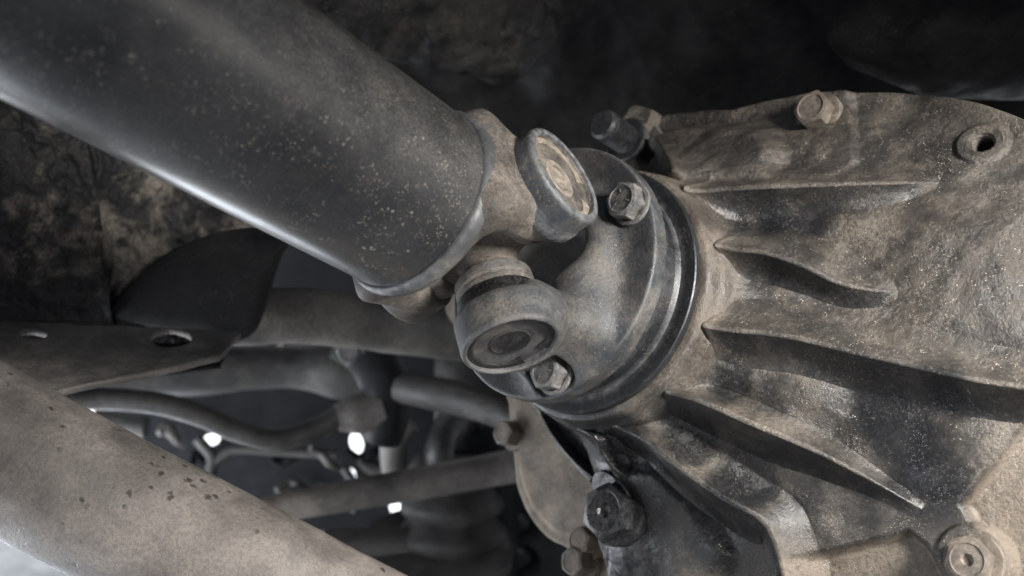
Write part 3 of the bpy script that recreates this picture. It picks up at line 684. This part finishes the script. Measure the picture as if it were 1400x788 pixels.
# ------------------------------------------------------------------ flange yoke bolted to it
Xf = VV; Zf = -N; Yf = np.cross(Zf, Xf)
YM = frame(J, Zf, Xf)
fy = thing('flange_yoke', 'dusty grey forged yoke with round bolted flange joining the shaft to the gearbox', 'yoke', YM)
def f_fn(x, y, z):
    rad = np.sqrt(x * x + y * y)
    disc = cyl(rad, z, .0650, -.0560, -.0459, .0009)
    d_ring = np.sqrt((rad - .034) ** 2 + ((z + .0475) * .85) ** 2) - .0105
    d = smin(disc, d_ring, .010)
    for sg in (1, -1):
        xx = x * sg
        ear = cyl(np.sqrt(y * y + (z - .0) ** 2), xx, .0222, .0415, .0592, .0022)
        arm = box(xx, y, z, (.0435 - (z + .025) * .05, 0, -.026), (.0110, .0218, .030), .009)
        web = box(xx, y, z, (.030, 0, -.040), (.017, .023, .010), .009)
        d = smin(d, smin(smin(ear, arm, .010), web, .014), .016)
    d = smax(d, -(np.sqrt((x / 1.0) ** 2 + (y * .9) ** 2 + (z - .002) ** 2) - .0335), .004)           # room for the cross
    d = smax(d, -cyl(np.sqrt(x * x + (y * .62) ** 2), z, .0180, -.0475, .02, .004), .008)
    for sg in (1, -1):
        d = smax(d, -cyl(np.sqrt(y * y + z * z), x * sg, .0196, .0560, .08, .0003), .0008)
    for bp_ in bolts_l:
        dd = np.sqrt((x - bp_[0]) ** 2 + (y - bp_[1]) ** 2)
        d = smax(d, -cyl(dd, z, .0122, -.0461, -.0300, .0008), .0016)
    return d
def yl(px, py):
    r = ray(px, py); p = r * ((Cc @ N) / (r @ N)) - Cc; return p @ Xf, p @ Yf
bolts_l = [yl(865, 281), yl(761, 512)]
V, Fc = surface_nets(f_fn, (-.068, -.068, -.060), (.068, .068, .028), .0009)
V += 0; nn = fbm(V, 70, 3, 2) * .0003
V = V + (V / np.linalg.norm(V, axis=1)[:, None]) * nn[:, None] * (np.abs(np.hypot(V[:, 0], V[:, 1]) - .065) > .002)[:, None]
make_mesh('yoke_casting', V, Fc, M_flange, fy)
for k_, (bx, by) in enumerate(bolts_l):
    M = Matrix.Translation((bx, by, -.0459 + .0018)) @ Matrix.Rotation(.35 + k_ * .25, 4, 'Z')
    b_ = hexhead('flange_bolt', .0182, .0078, M_bolt, fy, M)
    b_['label'] = ['hex flange bolt beside the upper ear of the joint', 'hex flange bolt under the lower dark cap'][k_]
    lathe('bolt_collar', [(-.0018, .006), (-.0018, .0100), (-.0008, .0104), (.0002, .0102), (.0008, .0085)], M_bolt, b_, 64)
    # grade marks on the head: shallow raised dashes
    for q_ in range(3):
        an = q_ * 2.09 + .4; e = .0042
        X = np.array([(x, y, z) for x in (-.0011, .0011) for y in (-.0003, .0003) for z in (0, .00028)]); c_, s_ = math.cos(an), math.sin(an)
        X2 = np.stack([X[:, 0] * c_ - X[:, 1] * s_ + e * c_, X[:, 0] * s_ + X[:, 1] * c_ + e * s_, X[:, 2] + .0076], 1)
        make_mesh('grade_mark', X2, [(0, 1, 3, 2), (4, 6, 7, 5), (0, 4, 5, 1), (2, 3, 7, 6), (1, 5, 7, 3), (0, 2, 6, 4)], M_bolt, b_, smooth=False)

# ------------------------------------------------------------------ shaft with tube yoke
TM = frame(J, -T, A1)                     # z towards the camera along the shaft, x along the visible ear
ds_ = thing('drive_shaft', 'black painted dusty propeller shaft tube with its welded yoke, entering from upper left', 'drive shaft', TM)
RT = .0411
tp = [(.0440, RT - .004), (.0452, RT - .0008), (.0465, RT)] + [(z, RT) for z in np.linspace(.05, .85, 60)]
lathe('shaft_tube', tp, M_tube, ds_, 320, angle=60)
def bead():
    nt = 420; npf = 14; t_ = np.linspace(0, 2 * np.pi, nt, endpoint=False); V = []
    for i, a_ in enumerate(t_):
        rp = 1 + .02 * math.sin(a_ * 46) + .05 * float(vnoise(np.array([[math.cos(a_), math.sin(a_), 0]]), 9)[0])
        for k in range(npf):
            b_ = 2 * math.pi * k / npf; r_ = RT - .0002 + 0.0027 * math.cos(b_) * rp; z_ = .0430 + .0042 * math.sin(b_) * rp
            V.append((r_ * math.cos(a_), r_ * math.sin(a_), z_))
    f = [(i * npf + k, ((i + 1) % nt) * npf + k, ((i + 1) % nt) * npf + (k + 1) % npf, i * npf + (k + 1) % npf) for i in range(nt) for k in range(npf)]
    return make_mesh('weld_bead', V, np.array(f)[:, ::-1], M_bead, ds_)
bead()
def t_fn(x, y, z):
    rad = np.sqrt(x * x + y * y)
    d = cyl(rad, z, .0386 - np.clip(.044 - z, 0, .03) * .35, .0305, .0460, .002)
    for sg in (1, -1):
        xx = x * sg
        ear = cyl(np.sqrt(y * y + (z - EZ) ** 2), xx, .0205, .0290, .0500, .003)
        arm = box(xx, y, z, (.0330, 0, .023), (.0110, .0185 + np.clip(z, 0, .04) * .30, .022), .009)
        d = smin(d, smin(ear, arm, .008), .011)
    d = smax(d, -(np.sqrt((x / 1.05) ** 2 + (y * .9) ** 2 + (z + .001) ** 2) - .0285), .006)
    for sg in (1, -1):
        xx = x * sg
        col_ = cyl(np.sqrt(y * y + (z - EZ) ** 2), xx, .0230, .0375, .0535, .0012)
        if sg == 1: d = smin(d, col_, .0015)
        d = smax(d, -cyl(np.sqrt(y * y + (z - EZ) ** 2), xx, .0200, .0505, .08, .0003), .0008)
    return d
V, Fc = surface_nets(t_fn, (-.058, -.046, -.026), (.058, .046, .050), .0009)
V = V + (V / np.linalg.norm(V, axis=1)[:, None]) * (fbm(V, 90, 3, 12) * .0002)[:, None]
ty = make_mesh('tube_yoke', V, Fc, M_yoke, ds_)
for sg in (1,):
    ring = lathe('ear_ring', [(.0362, .0215), (.0366, .0243), (.0374, .0250), (.0424, .0250), (.0436, .0241), (.0450, .0240), (.0520, .0241), (.0536, .0236), (.0543, .0226), (.0545, .0212), (.0540, .0203), (.0490, .0200)], M_machined_ear, ty, 160, angle=50)
    ring.matrix_local = frame((0, 0, EZ), (sg, 0, 0), (0, 1, 0))

# ------------------------------------------------------------------ joint cross with bearing caps
XM = frame(J, -T, A1)
cr = thing('joint_cross', 'universal joint cross held between the shaft yoke and the flange yoke', 'universal joint', XM)
def spider():
    a2l = np.array([A2 @ A1, A2 @ np.cross(-T, A1), A2 @ -T])
    def fn(x, y, z):
        d = np.sqrt(x * x + y * y + z * z) - .0165
        d = smin(d, cyl(np.sqrt(y * y + z * z), np.abs(x), .0125, -1, .034, .001), .006)
        t_ = x * a2l[0] + y * a2l[1] + z * a2l[2]
        d = smin(d, cyl(np.sqrt(np.maximum((x * x + y * y + z * z) - t_ * t_, 0)), np.abs(t_), .0125, -1, .038, .001), .006)
        return d
    V, f = surface_nets(fn, (-.042,) * 3, (.042,) * 3, .0011); return make_mesh('cross_body', V, f, M_yoke, cr)
spider()
def cap(direction, L, mat, matc, seal_from, seal_to, label, kk=1.0, off=0.0):
    Mw = frame(J - T * off, direction, T if abs(direction @ T) < .9 else N)
    rel = XM.inverted() @ Mw
    # seal ring
    s = lathe('seal', [(seal_from - .001, .0125), (seal_from, .0165), (seal_from + .0015, .0178), (seal_from + .006, .0180), (seal_from + .0068, .0172), (seal_from + .0078, .0172), (seal_from + .0086, .0181), (seal_to, .0182)], M_yoke, cr, 96, rel, angle=40)
    face = L - .0035
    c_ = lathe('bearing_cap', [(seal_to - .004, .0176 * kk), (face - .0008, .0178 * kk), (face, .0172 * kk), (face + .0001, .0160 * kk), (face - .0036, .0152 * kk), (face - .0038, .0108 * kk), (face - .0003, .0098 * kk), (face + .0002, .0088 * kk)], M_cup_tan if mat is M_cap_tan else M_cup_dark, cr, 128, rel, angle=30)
    c_['label'] = label
    lathe('cap_centre', [(face - .0038, .0097), (face + .0006, .0094), (face + .0010, .0086), (face + .0007, .0078), (face + .0004, .0060), (face + .0010, .0030), (face + .0009, .0001)], matc, c_, 72, angle=40)
    # snap ring: open ring sitting in its groove
    n = 110; t_ = np.linspace(.35, 2 * np.pi - .35, n); V = []
    for i, a_ in enumerate(t_):
        e = min(i, n - 1 - i); ri = (.0156 - .0022 * math.exp(-(e / 5.) ** 2)) * kk; ro = .0182 * kk
        for r_, z_ in ((ri, face + .0001), (ri, face + .0013), (ri + .0004, face + .0016), (ro, face + .0016), (ro, face + .0001)): V.append((r_ * math.cos(a_), r_ * math.sin(a_), z_))
    f = [(i * 5 + k, (i + 1) * 5 + k, (i + 1) * 5 + (k + 1) % 5, i * 5 + (k + 1) % 5) for i in range(n - 1) for k in range(5)] + [(0, 1, 2, 3, 4), tuple((n - 1) * 5 + k for k in (4, 3, 2, 1, 0))]
    make_mesh('snap_ring', V, f, mat, c_, angle=30)
    # raised pads between centre and ring
    for k in range(8):
        a0 = k * math.pi / 4 + .2; pts = []
        aa = np.linspace(a0, a0 + .46, 6); V = []
        for a_ in aa:
            for r_, z_ in ((.0109 * kk, face - .0039), (.0112 * kk, face - .0010), (.0146 * kk, face - .0006), (.0150 * kk, face - .0039)): V.append((r_ * math.cos(a_), r_ * math.sin(a_), z_))
        f = [(i * 4 + q, (i + 1) * 4 + q, (i + 1) * 4 + q + 1, i * 4 + q + 1) for i in range(5) for q in range(3)] + [(0, 1, 2, 3), (23, 22, 21, 20)]
        make_mesh('cap_pad', V, f, mat, c_, angle=40)
    for ch in c_.children: pass
    return c_
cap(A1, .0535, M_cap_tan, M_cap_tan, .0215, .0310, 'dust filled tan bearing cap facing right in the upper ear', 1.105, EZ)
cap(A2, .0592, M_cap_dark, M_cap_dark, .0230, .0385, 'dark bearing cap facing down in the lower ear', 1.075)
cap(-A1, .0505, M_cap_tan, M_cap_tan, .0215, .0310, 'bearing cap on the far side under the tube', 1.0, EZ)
